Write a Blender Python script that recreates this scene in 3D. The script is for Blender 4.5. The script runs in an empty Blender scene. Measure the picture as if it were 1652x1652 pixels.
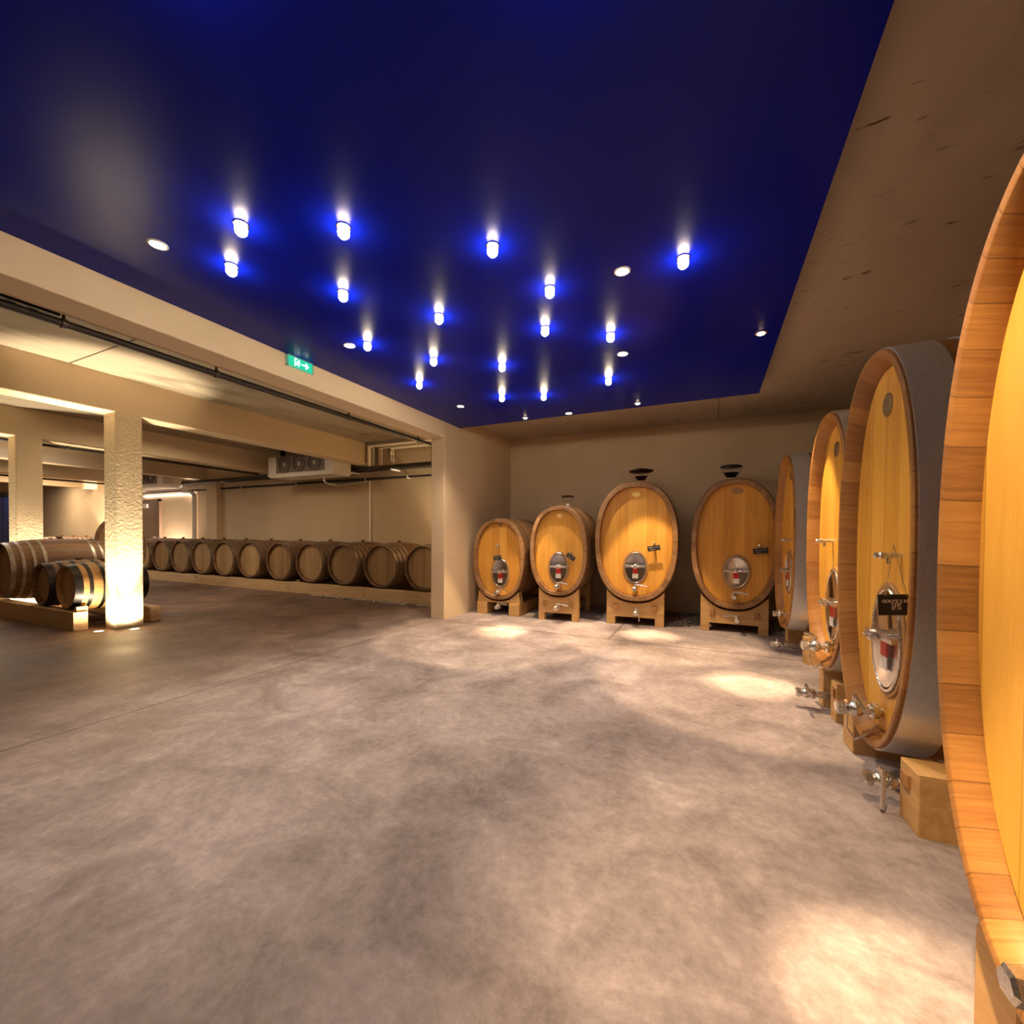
import bpy, bmesh, math, random
from mathutils import Vector, Matrix
C = bpy.context.scene
COL = C.collection
rad = math.radians
random.seed(7)

# ------------------------------------------------------------------ camera
cam = bpy.data.cameras.new('camera'); camo = bpy.data.objects.new('camera', cam); COL.objects.link(camo)
H = 1.15
yaw, pit, rol = 0.437461689, -0.0170522206, 0.00726381208
cyw, syw, cp, sp, cr, sr = math.cos(yaw), math.sin(yaw), math.cos(pit), math.sin(pit), math.cos(rol), math.sin(rol)
fw = Vector((-syw*cp, cyw*cp, sp)); r0 = Vector((cyw, syw, 0)); u0 = r0.cross(fw)
rt = cr*r0 + sr*u0; up = -sr*r0 + cr*u0
M = Matrix((( rt.x, up.x, -fw.x, 0), (rt.y, up.y, -fw.y, 0), (rt.z, up.z, -fw.z, H), (0, 0, 0, 1)))
camo.matrix_world = M
cam.sensor_fit = 'HORIZONTAL'; cam.sensor_width = 36.0
cam.lens = 36.0*682.376/1652
cam.shift_x = 0.0; cam.shift_y = (873.95-826)/1652
cam.clip_start = 0.02; cam.clip_end = 100
C.camera = camo

# ------------------------------------------------------------------ world, exposure
w = bpy.data.worlds.new('world'); C.world = w; w.use_nodes = True
w.node_tree.nodes['Background'].inputs[0].default_value = (0.02, 0.018, 0.016, 1)
w.node_tree.nodes['Background'].inputs[1].default_value = 1.0
C.view_settings.view_transform = 'Standard'; C.view_settings.look = 'None'
C.view_settings.exposure = 0.0; C.view_settings.gamma = 1.0
C.view_settings.use_curve_mapping = False

# lamp settings used by the lamp builders below
WARM = (1.0, 0.70, 0.40)
STARC = (1.0, 0.80, 0.58)
UPC = (1.0, 0.82, 0.55)
P_STAR = 11.5          # small star lamps
P_FLUSH = 13.0         # flush white discs
P_SPOT = 330.0        # recessed spotlights over the casks
P_UP = 520.0          # ground uplights

# ------------------------------------------------------------------ helpers
def link(name, data, parent=None):
    o = bpy.data.objects.new(name, data); COL.objects.link(o)
    if parent: o.parent = parent
    return o
def obj(name, bm, m, parent=None, smooth=False, loc=None):
    me = bpy.data.meshes.new(name); bm.normal_update(); bm.to_mesh(me); bm.free()
    if isinstance(m, (list, tuple)):
        for x in m: me.materials.append(x)
    else: me.materials.append(m)
    if smooth:
        for p in me.polygons: p.use_smooth = True
        try: me.set_sharp_from_angle(angle=rad(38))
        except Exception: pass
    o = link(name, me, parent)
    if loc: o.location = loc
    return o
def tag(o, label, cat, group=None, kind=None):
    o['label'] = label; o['category'] = cat
    if group: o['group'] = group
    if kind: o['kind'] = kind
    return o
def thing(name, label, cat, loc=(0, 0, 0), rotz=0.0, group=None):
    o = bpy.data.objects.new(name, None); COL.objects.link(o)
    o.empty_display_size = 0.1
    o.location = loc; o.rotation_euler = (0, 0, rotz)
    return tag(o, label, cat, group)
def struct(name, bm, m, label, cat, smooth=False):
    return tag(obj(name, bm, m, None, smooth), label, cat, None, 'structure')
def dup(root, loc, rotz, label, group=None):
    r = root.copy(); COL.objects.link(r); r.location = loc; r.rotation_euler = (0, 0, rotz); r['label'] = label
    if group: r['group'] = group
    for ch in list(root.children):
        c = ch.copy(); COL.objects.link(c); c.parent = r
        for g in ch.children:
            d = g.copy(); COL.objects.link(d); d.parent = c
    return r
def nb(): return bmesh.new()
def box(bm, x0, x1, y0, y1, z0, z1, bev=0.0):
    vs = [bm.verts.new((x, y, z)) for z in (z0, z1) for y in (y0, y1) for x in (x0, x1)]
    fs = [bm.faces.new([vs[i] for i in f]) for f in ((0,2,3,1),(4,5,7,6),(0,1,5,4),(2,6,7,3),(0,4,6,2),(1,3,7,5))]
    if bev > 0:
        es = set(e for f in fs for e in f.edges)
        bmesh.ops.bevel(bm, geom=list(es), offset=bev, segments=2, affect='EDGES', profile=0.6)
    return bm
def frame(d):
    d = d.normalized(); a = Vector((0, 0, 1)) if abs(d.z) < .9 else Vector((1, 0, 0))
    u = d.cross(a).normalized(); return u, d.cross(u).normalized()
def tube(bm, pts, r, n=10, cap=True):
    pts = [Vector(p) for p in pts]; rings = []
    for i, p in enumerate(pts):
        if i == 0: d = pts[1]-p
        elif i == len(pts)-1: d = p-pts[i-1]
        else: d = (pts[i+1]-p).normalized()+(p-pts[i-1]).normalized()
        u, v = frame(d)
        if i and rings:  # keep the twist small
            pu = last
            v2 = d.normalized().cross(pu).normalized() if d.normalized().cross(pu).length > 1e-3 else v
            u = v2.cross(d.normalized()).normalized(); v = v2
        last = u
        k = r[i] if isinstance(r, (list, tuple)) else r
        if 0 < i < len(pts)-1:
            a = (pts[i]-pts[i-1]).normalized(); b = (pts[i+1]-pts[i]).normalized()
            c = max(.5, math.cos(a.angle(b)/2)) if a.length and b.length else 1
            k = k/c if c < .95 else k
        rings.append([bm.verts.new(p+u*k*math.cos(2*math.pi*j/n)+v*k*math.sin(2*math.pi*j/n)) for j in range(n)])
    for a, b in zip(rings, rings[1:]):
        for j in range(n): bm.faces.new((a[j], a[(j+1) % n], b[(j+1) % n], b[j]))
    if cap:
        bm.faces.new(rings[0][::-1]); bm.faces.new(rings[-1])
    bmesh.ops.recalc_face_normals(bm, faces=bm.faces)
    return bm
def cyl(bm, p0, p1, r, n=16): return tube(bm, [p0, p1], r, n)
def lathe(bm, prof, axis='z', c=(0, 0, 0), n=24):
    c = Vector(c); rings = []
    for (r, h) in prof:
        ring = []
        for j in range(n):
            a = 2*math.pi*j/n; x, y = max(r, 1e-4)*math.cos(a), max(r, 1e-4)*math.sin(a)
            p = (x, y, h) if axis == 'z' else ((x, h, y) if axis == 'y' else (h, x, y))
            ring.append(bm.verts.new(c+Vector(p)))
        rings.append(ring)
    for a, b in zip(rings, rings[1:]):
        for j in range(n): bm.faces.new((a[j], a[(j+1) % n], b[(j+1) % n], b[j]))
    bm.faces.new(rings[0][::-1]); bm.faces.new(rings[-1])
    bmesh.ops.recalc_face_normals(bm, faces=bm.faces)
    return bm
def prism(bm, poly, y0, y1, bev=0.0):
    """poly in x,z; extruded along y"""
    a = [bm.verts.new((x, y0, z)) for x, z in poly]; b = [bm.verts.new((x, y1, z)) for x, z in poly]
    n = len(poly); fs = [bm.faces.new(a), bm.faces.new(b[::-1])]
    for i in range(n): fs.append(bm.faces.new((a[i], b[i], b[(i+1) % n], a[(i+1) % n])))
    bmesh.ops.recalc_face_normals(bm, faces=bm.faces)
    if bev: bmesh.ops.bevel(bm, geom=list(fs[0].edges), offset=bev, segments=1, affect='EDGES')
    return bm
def sph(bm, c, r, s=(1, 1, 1), sub=2):
    m = Matrix.Translation(c) @ Matrix.Diagonal((s[0]*r, s[1]*r, s[2]*r, 1))
    bmesh.ops.create_icosphere(bm, subdivisions=sub, radius=1, matrix=m); return bm

# ------------------------------------------------------------------ materials
class NT:
    def __init__(s, name):
        s.m = bpy.data.materials.new(name); s.m.use_nodes = True; s.t = s.m.node_tree
        s.b = s.t.nodes['Principled BSDF']
    def n(s, typ, props=None, **ins):
        nd = s.t.nodes.new('ShaderNode'+typ)
        for k, v in (props or {}).items(): setattr(nd, k, v)
        for k, v in ins.items():
            k2 = int(k[1:]) if k[0] == 'i' and k[1:].isdigit() else k.replace('_', ' ')
            s.set(nd.inputs[k2], v)
        return nd
    def set(s, sock, v):
        if isinstance(v, bpy.types.NodeSocket): s.t.links.new(v, sock)
        elif isinstance(v, bpy.types.Node): s.t.links.new(v.outputs[0], sock)
        else: sock.default_value = v
    def math(s, op, a, b=0.0, c=0.0, clamp=False):
        nd = s.n('Math', {'operation': op, 'use_clamp': clamp}); s.set(nd.inputs[0], a); s.set(nd.inputs[1], b); s.set(nd.inputs[2], c); return nd.outputs[0]
    def ramp(s, f, stops):
        nd = s.n('ValToRGB'); s.set(nd.inputs[0], f); e = nd.color_ramp.elements
        while len(e) < len(stops): e.new(.5)
        for i, (p, c) in enumerate(stops):
            e[i].position = p; e[i].color = (*c, 1) if len(c) == 3 else c
        return nd.outputs[0]
    def mix(s, f, a, b, mode='MIX'):
        nd = s.n('Mix', {'data_type': 'RGBA', 'blend_type': mode}); s.set(nd.inputs[0], f); s.set(nd.inputs[6], a); s.set(nd.inputs[7], b); return nd.outputs[2]
    def coord(s, kind='Object'): return s.n('TexCoord').outputs[kind]
    def mapping(s, v, scale=(1, 1, 1), loc=(0, 0, 0), rot=(0, 0, 0)):
        nd = s.n('Mapping'); s.set(nd.inputs[0], v); nd.inputs['Location'].default_value = loc; nd.inputs['Rotation'].default_value = rot; nd.inputs['Scale'].default_value = scale; return nd.outputs[0]
    def noise(s, v, scale, detail=4, rough=.55, dist=0.0):
        nd = s.n('TexNoise'); s.set(nd.inputs['Vector'], v); nd.inputs['Scale'].default_value = scale; nd.inputs['Detail'].default_value = detail
        nd.inputs['Roughness'].default_value = rough; nd.inputs['Distortion'].default_value = dist; return nd.outputs[0]
    def bump(s, h, strength, dist=.01):
        nd = s.n('Bump'); s.set(nd.inputs['Height'], h); nd.inputs['Strength'].default_value = strength; nd.inputs['Distance'].default_value = dist
        s.t.links.new(nd.outputs[0], s.b.inputs['Normal'])
    def base(s, c, rough=.6, metal=0.0, spec=.5):
        s.set(s.b.inputs['Base Color'], c if isinstance(c, (bpy.types.NodeSocket,)) else (*c, 1)); s.set(s.b.inputs['Roughness'], rough)
        s.b.inputs['Metallic'].default_value = metal; s.b.inputs['Specular IOR Level'].default_value = spec
        return s.m
V4 = lambda c: (*c, 1)

def mat_plain(name, c, rough=.5, metal=0.0, nz=.06, sc=30):
    t = NT(name); n = t.noise(t.coord(), sc, 3)
    d = tuple(max(0, x*(1-nz*2)) for x in c); l = tuple(min(1, x*(1+nz)) for x in c)
    return t.base(t.ramp(n, [(.3, d), (.7, l)]), rough, metal)
def mat_emit(name, c, s, sample=False):
    t = NT(name); t.base((.8, .8, .8) if max(c)-min(c) < .5 else tuple(x*.3 for x in c), .4); t.b.inputs['Emission Color'].default_value = V4(c); t.b.inputs['Emission Strength'].default_value = s
    if not sample: t.m.cycles.emission_sampling = 'NONE'
    return t.m
def mat_plaster(name, c, bump=.25, sc=60, spots=False, blotch=.08):
    t = NT(name); v = t.coord()
    n1 = t.noise(v, .7, 5, .6); n2 = t.noise(v, sc, 4, .6)
    col = t.ramp(n1, [(.3, tuple(x*(1-blotch*1.6) for x in c)), (.7, tuple(min(1, x*(1+blotch)) for x in c))])
    t.bump(n2, bump, .01)
    return t.base(col, .85, 0, .2)
def mat_concrete_ceiling(name, c, dark, amt=.5, specks=False, joints=None):
    t = NT(name); v = t.coord()
    n1 = t.noise(t.mapping(v, (1.3, .45, 1)), 1.6, 7, .62, .6)
    col = t.ramp(n1, [(.28, tuple(x*(1-amt) for x in c)), (.5, c), (.75, tuple(min(1, x*1.1) for x in c))])
    if specks:
        s1 = t.noise(t.mapping(v, (4.5, 16, 1), rot=(0, 0, rad(8))), 1.6, 2.0, .5)
        s2 = t.noise(v, 2.1, 2)
        m = t.math('MULTIPLY', t.math('MULTIPLY', t.math('SUBTRACT', s1, .655, clamp=True), 14, clamp=True), t.math('MULTIPLY', t.math('SUBTRACT', s2, .42, clamp=True), 6, clamp=True), clamp=True)
        col = t.mix(m, col, V4(dark))
    if joints:
        sep = t.n('SeparateXYZ'); t.set(sep.inputs[0], v)
        for ax, pos, wd in joints:
            d = t.math('ABSOLUTE', t.math('SUBTRACT', sep.outputs[ax], pos))
            col = t.mix(t.math('LESS_THAN', d, wd), col, V4(dark))
    t.bump(t.noise(v, 18, 5), .15, .01)
    return t.base(col, .8, 0, .25)
def mat_floor():
    t = NT('floor_concrete'); v = t.coord(); sep = t.n('SeparateXYZ'); t.set(sep.inputs[0], v)
    a = t.noise(v, .55, 8, .62, .8); b = t.noise(t.mapping(v, (1, 1, 1), (3, 7, 0)), 2.6, 8, .68, .5); c = t.noise(v, 22, 8, .78)
    f = t.math('ADD', t.math('MULTIPLY', a, .38), t.math('ADD', t.math('MULTIPLY', b, .38), t.math('MULTIPLY', c, .24)))
    col = t.ramp(f, [(.38, (.115, .090, .086)), (.46, (.235, .192, .186)), (.53, (.345, .288, .282)), (.61, (.50, .43, .42))])
    # darker, browner tone on the bay side of the room
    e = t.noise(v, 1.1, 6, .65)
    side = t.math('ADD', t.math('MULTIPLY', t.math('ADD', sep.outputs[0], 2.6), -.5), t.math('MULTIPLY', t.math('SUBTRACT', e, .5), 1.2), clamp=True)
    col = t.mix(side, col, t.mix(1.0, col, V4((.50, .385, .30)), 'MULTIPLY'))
    # pale scuffs and paint drops
    s1 = t.noise(t.mapping(v, (1, 1, 1), (9, 2, 0)), 9, 3, .6); s2 = t.noise(v, 1.4, 2)
    m = t.math('MULTIPLY', t.math('MULTIPLY', t.math('SUBTRACT', s1, .715, clamp=True), 16, clamp=True), t.math('MULTIPLY', t.math('SUBTRACT', s2, .45, clamp=True), 7, clamp=True), clamp=True)
    col = t.mix(t.math('MULTIPLY', m, .5), col, V4((.62, .54, .50)))
    # saw-cut joints
    def joint(ax, pos, wd, lo=None, hi=None, ax2=1):
        d = t.math('LESS_THAN', t.math('ABSOLUTE', t.math('SUBTRACT', sep.outputs[ax], pos)), wd)
        if lo is not None: d = t.math('MULTIPLY', d, t.math('GREATER_THAN', sep.outputs[ax2], lo))
        if hi is not None: d = t.math('MULTIPLY', d, t.math('LESS_THAN', sep.outputs[ax2], hi))
        return d
    for j in (joint(0, -3.33, .007, None, 4.7, 1), joint(1, 4.675, .011, -3.2, 2.0, 0), joint(0, -1.0, .009, 4.675, 6, 1)):
        col = t.mix(t.math('MULTIPLY', j, .75), col, V4((.05, .04, .035)))
    t.bump(t.noise(v, 40, 6, .7), .12, .01)
    r = t.ramp(a, [(.3, (.42, .42, .42)), (.7, (.62, .62, .62))])
    return t.base(col, r, 0, .35)
def mat_staves(name, c1, c2, c3, rough=.5, gap=.03, grain=1.0):
    """planks from the UV map: u counts staves, v is metres along the stave"""
    t = NT(name); uv = t.coord('UV'); sep = t.n('SeparateXYZ'); t.set(sep.inputs[0], uv)
    idx = t.math('FLOOR', sep.outputs[0]); fr = t.math('FRACT', sep.outputs[0])
    oi = t.n('ObjectInfo')
    wn = t.n('TexWhiteNoise', {'noise_dimensions': '2D'}); cmb = t.n('CombineXYZ'); t.set(cmb.inputs[0], idx); t.set(cmb.inputs[1], oi.outputs['Random']); t.set(wn.inputs[0], cmb)
    cv = t.n('CombineXYZ'); t.set(cv.inputs[0], t.math('MULTIPLY', sep.outputs[0], 6.0)); t.set(cv.inputs[1], t.math('MULTIPLY', sep.outputs[1], 3.0)); t.set(cv.inputs[2], t.math('MULTIPLY', wn.outputs[0], 40))
    g = t.noise(cv, 2.0, 6, .65, .4)
    f = t.math('ADD', t.math('MULTIPLY', wn.outputs[0], .42), t.math('MULTIPLY', t.math('SUBTRACT', g, .23), 1.0*grain))
    col = t.ramp(f, [(.12, c1), (.45, c2), (.85, c3)])
    edge = t.math('LESS_THAN', t.math('MINIMUM', fr, t.math('SUBTRACT', 1.0, fr)), gap)
    col = t.mix(t.math('MULTIPLY', edge, .55), col, V4(tuple(x*.35 for x in c1)))
    t.bump(g, .08, .01)
    return t.base(col, rough, 0, .4)
def mat_head(name, c1, c2, c3, width=.11, rough=.42, vert=True, var=0.0):
    """vertical boards with grain, object coordinates"""
    t = NT(name); v = t.coord(); sep = t.n('SeparateXYZ'); t.set(sep.inputs[0], v); oi = t.n('ObjectInfo')
    X, Z = (sep.outputs[0], sep.outputs[2]) if vert else (sep.outputs[2], sep.outputs[0])
    s = t.math('ADD', t.math('DIVIDE', X, width), t.math('MULTIPLY', oi.outputs['Random'], 7))
    idx = t.math('FLOOR', s); fr = t.math('FRACT', s)
    wn = t.n('TexWhiteNoise', {'noise_dimensions': '2D'}); cmb = t.n('CombineXYZ'); t.set(cmb.inputs[0], idx); t.set(cmb.inputs[1], oi.outputs['Random']); t.set(wn.inputs[0], cmb)
    cv = t.n('CombineXYZ'); t.set(cv.inputs[0], t.math('MULTIPLY', X, 26)); t.set(cv.inputs[1], t.math('MULTIPLY', wn.outputs[0], 30)); t.set(cv.inputs[2], t.math('MULTIPLY', Z, 1.1))
    g = t.noise(cv, 1.6, 6, .62, .6)
    cv2 = t.n('CombineXYZ'); t.set(cv2.inputs[0], t.math('MULTIPLY', X, 9)); t.set(cv2.inputs[1], t.math('MULTIPLY', wn.outputs[0], 11)); t.set(cv2.inputs[2], t.math('MULTIPLY', Z, .9))
    g2 = t.noise(cv2, 1.3, 4, .6, 1.4)
    # medullary flecks
    cf = t.n('CombineXYZ'); t.set(cf.inputs[0], t.math('MULTIPLY', X, 60)); t.set(cf.inputs[1], t.math('MULTIPLY', wn.outputs[0], 17)); t.set(cf.inputs[2], t.math('MULTIPLY', Z, 22))
    fl = t.math('MULTIPLY', t.math('SUBTRACT', t.noise(cf, 1.0, 2, .5), .66, clamp=True), 3.0, clamp=True)
    f = t.math('ADD', t.math('MULTIPLY', wn.outputs[0], .38), t.math('ADD', t.math('MULTIPLY', t.math('SUBTRACT', g, .28), .55), t.math('MULTIPLY', t.math('SUBTRACT', g2, .3), .5)))
    col = t.ramp(f, [(.1, c1), (.42, c2), (.8, c3)])
    col = t.mix(fl, col, V4(tuple(min(1, x*1.25) for x in c3)))
    edge = t.math('LESS_THAN', t.math('MINIMUM', fr, t.math('SUBTRACT', 1.0, fr)), .012)
    col = t.mix(t.math('MULTIPLY', edge, .45), col, V4(tuple(x*.4 for x in c1)))
    if var: col = t.mix(t.math('MULTIPLY', oi.outputs['Random'], var), col, t.mix(1.0, col, V4((.62, .56, .50)), 'MULTIPLY'))
    t.bump(g, .06, .01)
    return t.base(col, rough, 0, .4)
def mat_timber(name, c1, c2, ax=0, knots=True, rough=.6):
    """sawn timber, grain along the object's own axis ax"""
    t = NT(name); v = t.coord(); sc = [14, 14, 14]; sc[ax] = 1.2
    oi = t.n('ObjectInfo'); off = t.n('VectorMath', {'operation': 'ADD'}); t.set(off.inputs[0], v)
    cm = t.n('CombineXYZ'); t.set(cm.inputs[0], t.math('MULTIPLY', oi.outputs['Random'], 9)); t.set(cm.inputs[1], t.math('MULTIPLY', oi.outputs['Random'], 5)); t.set(cm.inputs[2], 0.0); t.set(off.inputs[1], cm)
    g = t.noise(t.mapping(off.outputs[0], tuple(sc)), 1.5, 6, .6, .8)
    col = t.ramp(g, [(.3, c1), (.7, c2)])
    if knots:
        vo = t.n('TexVoronoi'); t.set(vo.inputs['Vector'], t.mapping(off.outputs[0], (2.2, 4, 4))); vo.inputs['Scale'].default_value = 1.2
        k = t.math('MULTIPLY', t.math('SUBTRACT', .13, vo.outputs[0], clamp=True), 12, clamp=True)
        col = t.mix(k, col, V4((.10, .045, .018)))
    t.bump(g, .15, .01)
    return t.base(col, rough, 0, .3)
def mat_metal(name, c, rough, nz=.12, sc=25, metal=1.0, bump=0.0):
    t = NT(name); v = t.coord(); n = t.noise(v, sc, 5, .7)
    col = t.ramp(n, [(.3, tuple(x*(1-nz*2) for x in c)), (.7, tuple(min(1, x*(1+nz)) for x in c))])
    r = t.math('ADD', t.math('MULTIPLY', t.noise(v, sc*3, 3), .16), rough-.08)
    if bump: t.bump(n, bump, .004)
    return t.base(col, r, metal)

m_wall = mat_plaster('wall_plaster', (.68, .53, .35), .18, 45)
m_rough = mat_plaster('rough_plaster', (.70, .57, .40), .75, 30, blotch=.07)
m_beam = mat_plaster('beam_plaster', (.70, .56, .39), .12, 70, blotch=.03)
m_ceil_bay = mat_concrete_ceiling('bay_ceiling_concrete', (.38, .32, .245), (.06, .042, .03), .6, False, [(1, 2.13, .008), (1, 5.9, .006)])
m_ceil = mat_concrete_ceiling('room_ceiling_concrete', (.50, .41, .31), (.12, .065, .03), .16, True, [(0, .08, .004)])
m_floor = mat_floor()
t = NT('blue_panel'); n = t.noise(t.coord(), .8, 4)
m_blue = t.base(t.ramp(n, [(.3, (.0010, .0062, .26)), (.7, (.0014, .0080, .34))]), .27, 0, .5); t.b.inputs['IOR'].default_value = 1.16
m_blue_edge = mat_plain('blue_panel_edge', (.012, .010, .05), .5)
m_head_bright = mat_head('oak_head_golden', (.46, .20, .030), (.64, .315, .052), (.76, .41, .085), .115)
m_head_side = mat_head('oak_head_amber', (.48, .215, .026), (.66, .335, .045), (.78, .44, .08), .14)
m_stave_dark = mat_staves('oak_staves_aged', (.17, .085, .035), (.28, .148, .062), (.38, .215, .10), .5)
m_stave_gold = mat_staves('oak_staves_golden', (.18, .075, .020), (.30, .130, .032), (.44, .21, .052), .45, .014)
m_head_small = mat_head('barrel_head_oak', (.30, .185, .085), (.46, .30, .145), (.58, .40, .21), .075, .6, True, .95)
m_stave_small = mat_staves('barrel_staves_oak', (.12, .062, .032), (.20, .105, .052), (.29, .165, .085), .6)
m_stave_honey = mat_staves('barrel_staves_honey', (.33, .18, .06), (.47, .27, .095), (.58, .36, .14), .55)
m_cradle = mat_timber('cradle_oak', (.42, .235, .085), (.60, .37, .155), 0, False)
m_peg = mat_timber('peg_oak', (.28, .135, .045), (.40, .21, .075), 2, False)
m_pine = mat_timber('rail_pine', (.50, .33, .17), (.66, .47, .27), 0, True)
m_galv = mat_metal('galvanised_steel', (.74, .74, .76), .36, .13, 150, .68, .03)
m_galv_dark = mat_metal('hoop_steel_dark', (.30, .28, .27), .45, .15, 40)
m_hoop_small = mat_metal('barrel_hoop_steel', (.42, .37, .31), .48, .18, 30)
m_hoop_black = mat_metal('barrel_hoop_black', (.055, .05, .048), .42, .15, 30)
m_steel = mat_metal('stainless_steel', (.80, .78, .76), .12, .03, 40)
m_steel_sat = mat_metal('satin_steel', (.72, .69, .66), .28, .05, 60)
m_brass = mat_metal('brass_plate', (.92, .70, .22), .35, .06, 50, .35)
m_bronze = mat_metal('bronze_plate', (.34, .25, .14), .45, .12, 60)
m_burnt = mat_plain('branded_wood', (.36, .19, .07), .6)
m_slate = mat_plain('slate_black', (.018, .016, .015), .6)
m_chalk = mat_plain('chalk_white', (.72, .68, .62), .9)
m_red = mat_plain('red_label', (.60, .03, .02), .4)
m_white = mat_plain('white_label', (.75, .72, .68), .4)
m_string = mat_plain('string', (.45, .36, .22), .9)
m_pipe = mat_plain('black_pipe', (.022, .018, .016), .42)
m_pvc = mat_plain('white_pvc', (.80, .76, .70), .35)
m_tray = mat_metal('tray_zinc', (.13, .115, .10), .5, .2, 40)
m_lacq = mat_plain('white_lacquer', (.78, .73, .68), .38)
m_grille = mat_plain('fan_plate_grey', (.20, .17, .145), .5)
m_black = mat_plain('black_plastic', (.02, .018, .017), .45)
m_door = mat_plain('door_brown', (.22, .135, .09), .5)
m_curtain = mat_plain('curtain_blue', (.035, .075, .36), .4)
m_bung = mat_plain('bung_silicone', (.20, .11, .06), .6)
m_lid = mat_plain('lid_plum', (.035, .010, .010), .25)
m_pebble = mat_plain('pebble', (.42, .36, .29), .8, 0, .35, 9)
m_bulb = mat_emit('lamp_bulb', (1.0, .86, .62), 60)
m_disc = mat_emit('lamp_disc', (1.0, .92, .80), 22)
m_spotlens = mat_emit('spot_lens', (1.0, .72, .42), 30)
m_uplens = mat_emit('uplight_lens', (1.0, .85, .55), 30)
m_conduit_glow = mat_emit('conduit_lit_glow', (1.0, .84, .74), 9, True)  # emission stands in for uplight falling on a white conduit
m_batten = mat_emit('batten_tube', (.85, .90, 1.0), 7, True)
m_bulbwarm = mat_emit('warm_tube', (1.0, .80, .55), 6)
m_exit = mat_emit('exit_panel_green', (.0, .50, .30), 1.1, True)
m_exit_w = mat_emit('exit_pictogram_white', (.80, 1.0, .95), 4)
t = NT('clear_acrylic'); t.base((.8, .95, .92), .08); t.b.inputs['Transmission Weight'].default_value = .7; t.b.inputs['IOR'].default_value = 1.3; m_acryl = t.m
t = NT('clear_glass'); t.base((1, 1, 1), .02); t.b.inputs['Transmission Weight'].default_value = 1.0; t.b.inputs['IOR'].default_value = 1.35; m_glass = t.m
t = NT('red_wine'); t.base((.02, .002, .004), .1); m_wine = t.m

# ------------------------------------------------------------------ the setting
YB = 6.81
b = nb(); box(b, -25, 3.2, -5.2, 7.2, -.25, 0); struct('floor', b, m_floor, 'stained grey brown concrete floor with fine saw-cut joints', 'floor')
b = nb(); box(b, -3.36, 3.2, -5.2, 7.2, 2.815, 3.2); struct('ceiling', b, m_ceil, 'bare concrete ceiling with brown flecks around the blue panel', 'ceiling')
b = nb(); box(b, -25, -3.36, -5.2, 7.2, 2.962, 3.2); struct('ceiling_bay', b, m_ceil_bay, 'blotchy concrete ceiling over the barrel bays', 'ceiling')
b = nb(); box(b, -25, 2.4, YB, YB+.3, -.1, 3.1); struct('wall_back', b, m_wall, 'cream plastered wall behind the oak casks and the barrel row', 'wall')
b = nb(); box(b, 2.2, 2.5, -5.2, YB+.2, -.1, 3.1); struct('wall_right', b, m_wall, 'cream plastered wall behind the large casks', 'wall')
b = nb(); box(b, -24.3, -24, -5.2, YB+.2, -.1, 3.1); struct('wall_left', b, m_wall, 'cream wall at the far end of the barrel bays', 'wall')
b = nb(); box(b, -25, 2.4, -5.3, -5, -.1, 3.1); struct('wall_front', b, m_wall, 'cream wall behind the viewpoint', 'wall')
b = nb(); box(b, -3.224, .4455, -4.6, 5.12, 2.645, 2.80, .003); struct('ceiling_panel', b, m_blue, 'deep blue satin ceiling panel set with star lamps', 'ceiling panel')
b = nb(); box(b, -3.505, -3.224, -5, 4.75, 2.436, 3.0, .012); struct('beam', b, m_beam, 'cream beam along the blue ceiling panel, carrying the exit sign', 'beam')
b = nb(); box(b, -3.44, -3.224, 4.75, YB+.05, -.02, 2.9, .014); struct('pillar', b, m_wall, 'cream pillar wall beside the smallest oval cask', 'pillar')
beamlab = ['cream beam on the bright front column', 'second cream beam in from the room, over the rear column', 'third cream beam in from the room, past the fan units', 'fourth cream beam in from the room', 'last cream beam near the blue curtain']
BX = [-6.28, -9.18, -12.2, -15.2, -18.2]
for x, lb in zip(BX, beamlab):
    b = nb(); box(b, x-.29, x, -5, YB+.05 if x < -7 else 6.72, 2.54, 3.0, .012); struct('beam', b, m_beam, lb, 'beam')
collab = ['rough plastered column washed by two floor lights', 'rough plastered column behind the large barrel', None, None, None]
b = nb(); box(b, -6.545, -6.28, 2.512, 2.775, -.02, 2.56, .012); struct('column', b, m_rough, collab[0], 'column')
b = nb(); box(b, -9.45, -9.18, 2.53, 2.81, -.02, 2.56, .012); struct('column', b, m_rough, collab[1], 'column')
b = nb(); box(b, -12.47, -12.2, 2.53, 2.81, -.02, 2.56, .012); struct('column', b, m_rough, 'cream column at the far left edge, beyond the two lit columns', 'column')
b = nb(); box(b, -11.94, -11.5, 6.64, YB+.05, -.02, 2.54, .01); struct('pillar', b, m_wall, 'shallow cream pilaster on the back wall beside the white drainpipe', 'pillar')
# door in the back wall
d = thing('door_1', 'plain brown door in the lit stretch of back wall', 'door', (-14.9, YB, 0)); d['kind'] = 'structure'
b = nb(); box(b, -.44, .44, -.045, .03, .01, 2.04, .004); obj('door_leaf', b, m_door, d)
b = nb(); box(b, -.50, -.44, -.06, .03, .0, 2.10); box(b, .44, .50, -.06, .03, 0, 2.10); box(b, -.5, .5, -.06, .03, 2.04, 2.10); obj('door_frame', b, m_door, d)
b = nb(); cyl(b, (.36, -.045, 1.0), (.36, -.10, 1.0), .012); cyl(b, (.36, -.095, 1.0), (.25, -.095, 1.0), .010); obj('handle', b, m_steel_sat, d, True)
b = nb(); box(b, -.3, -.1, -.10, -.045, 1.86, 1.97, .005); obj('door_closer', b, m_lacq, d)

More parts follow.
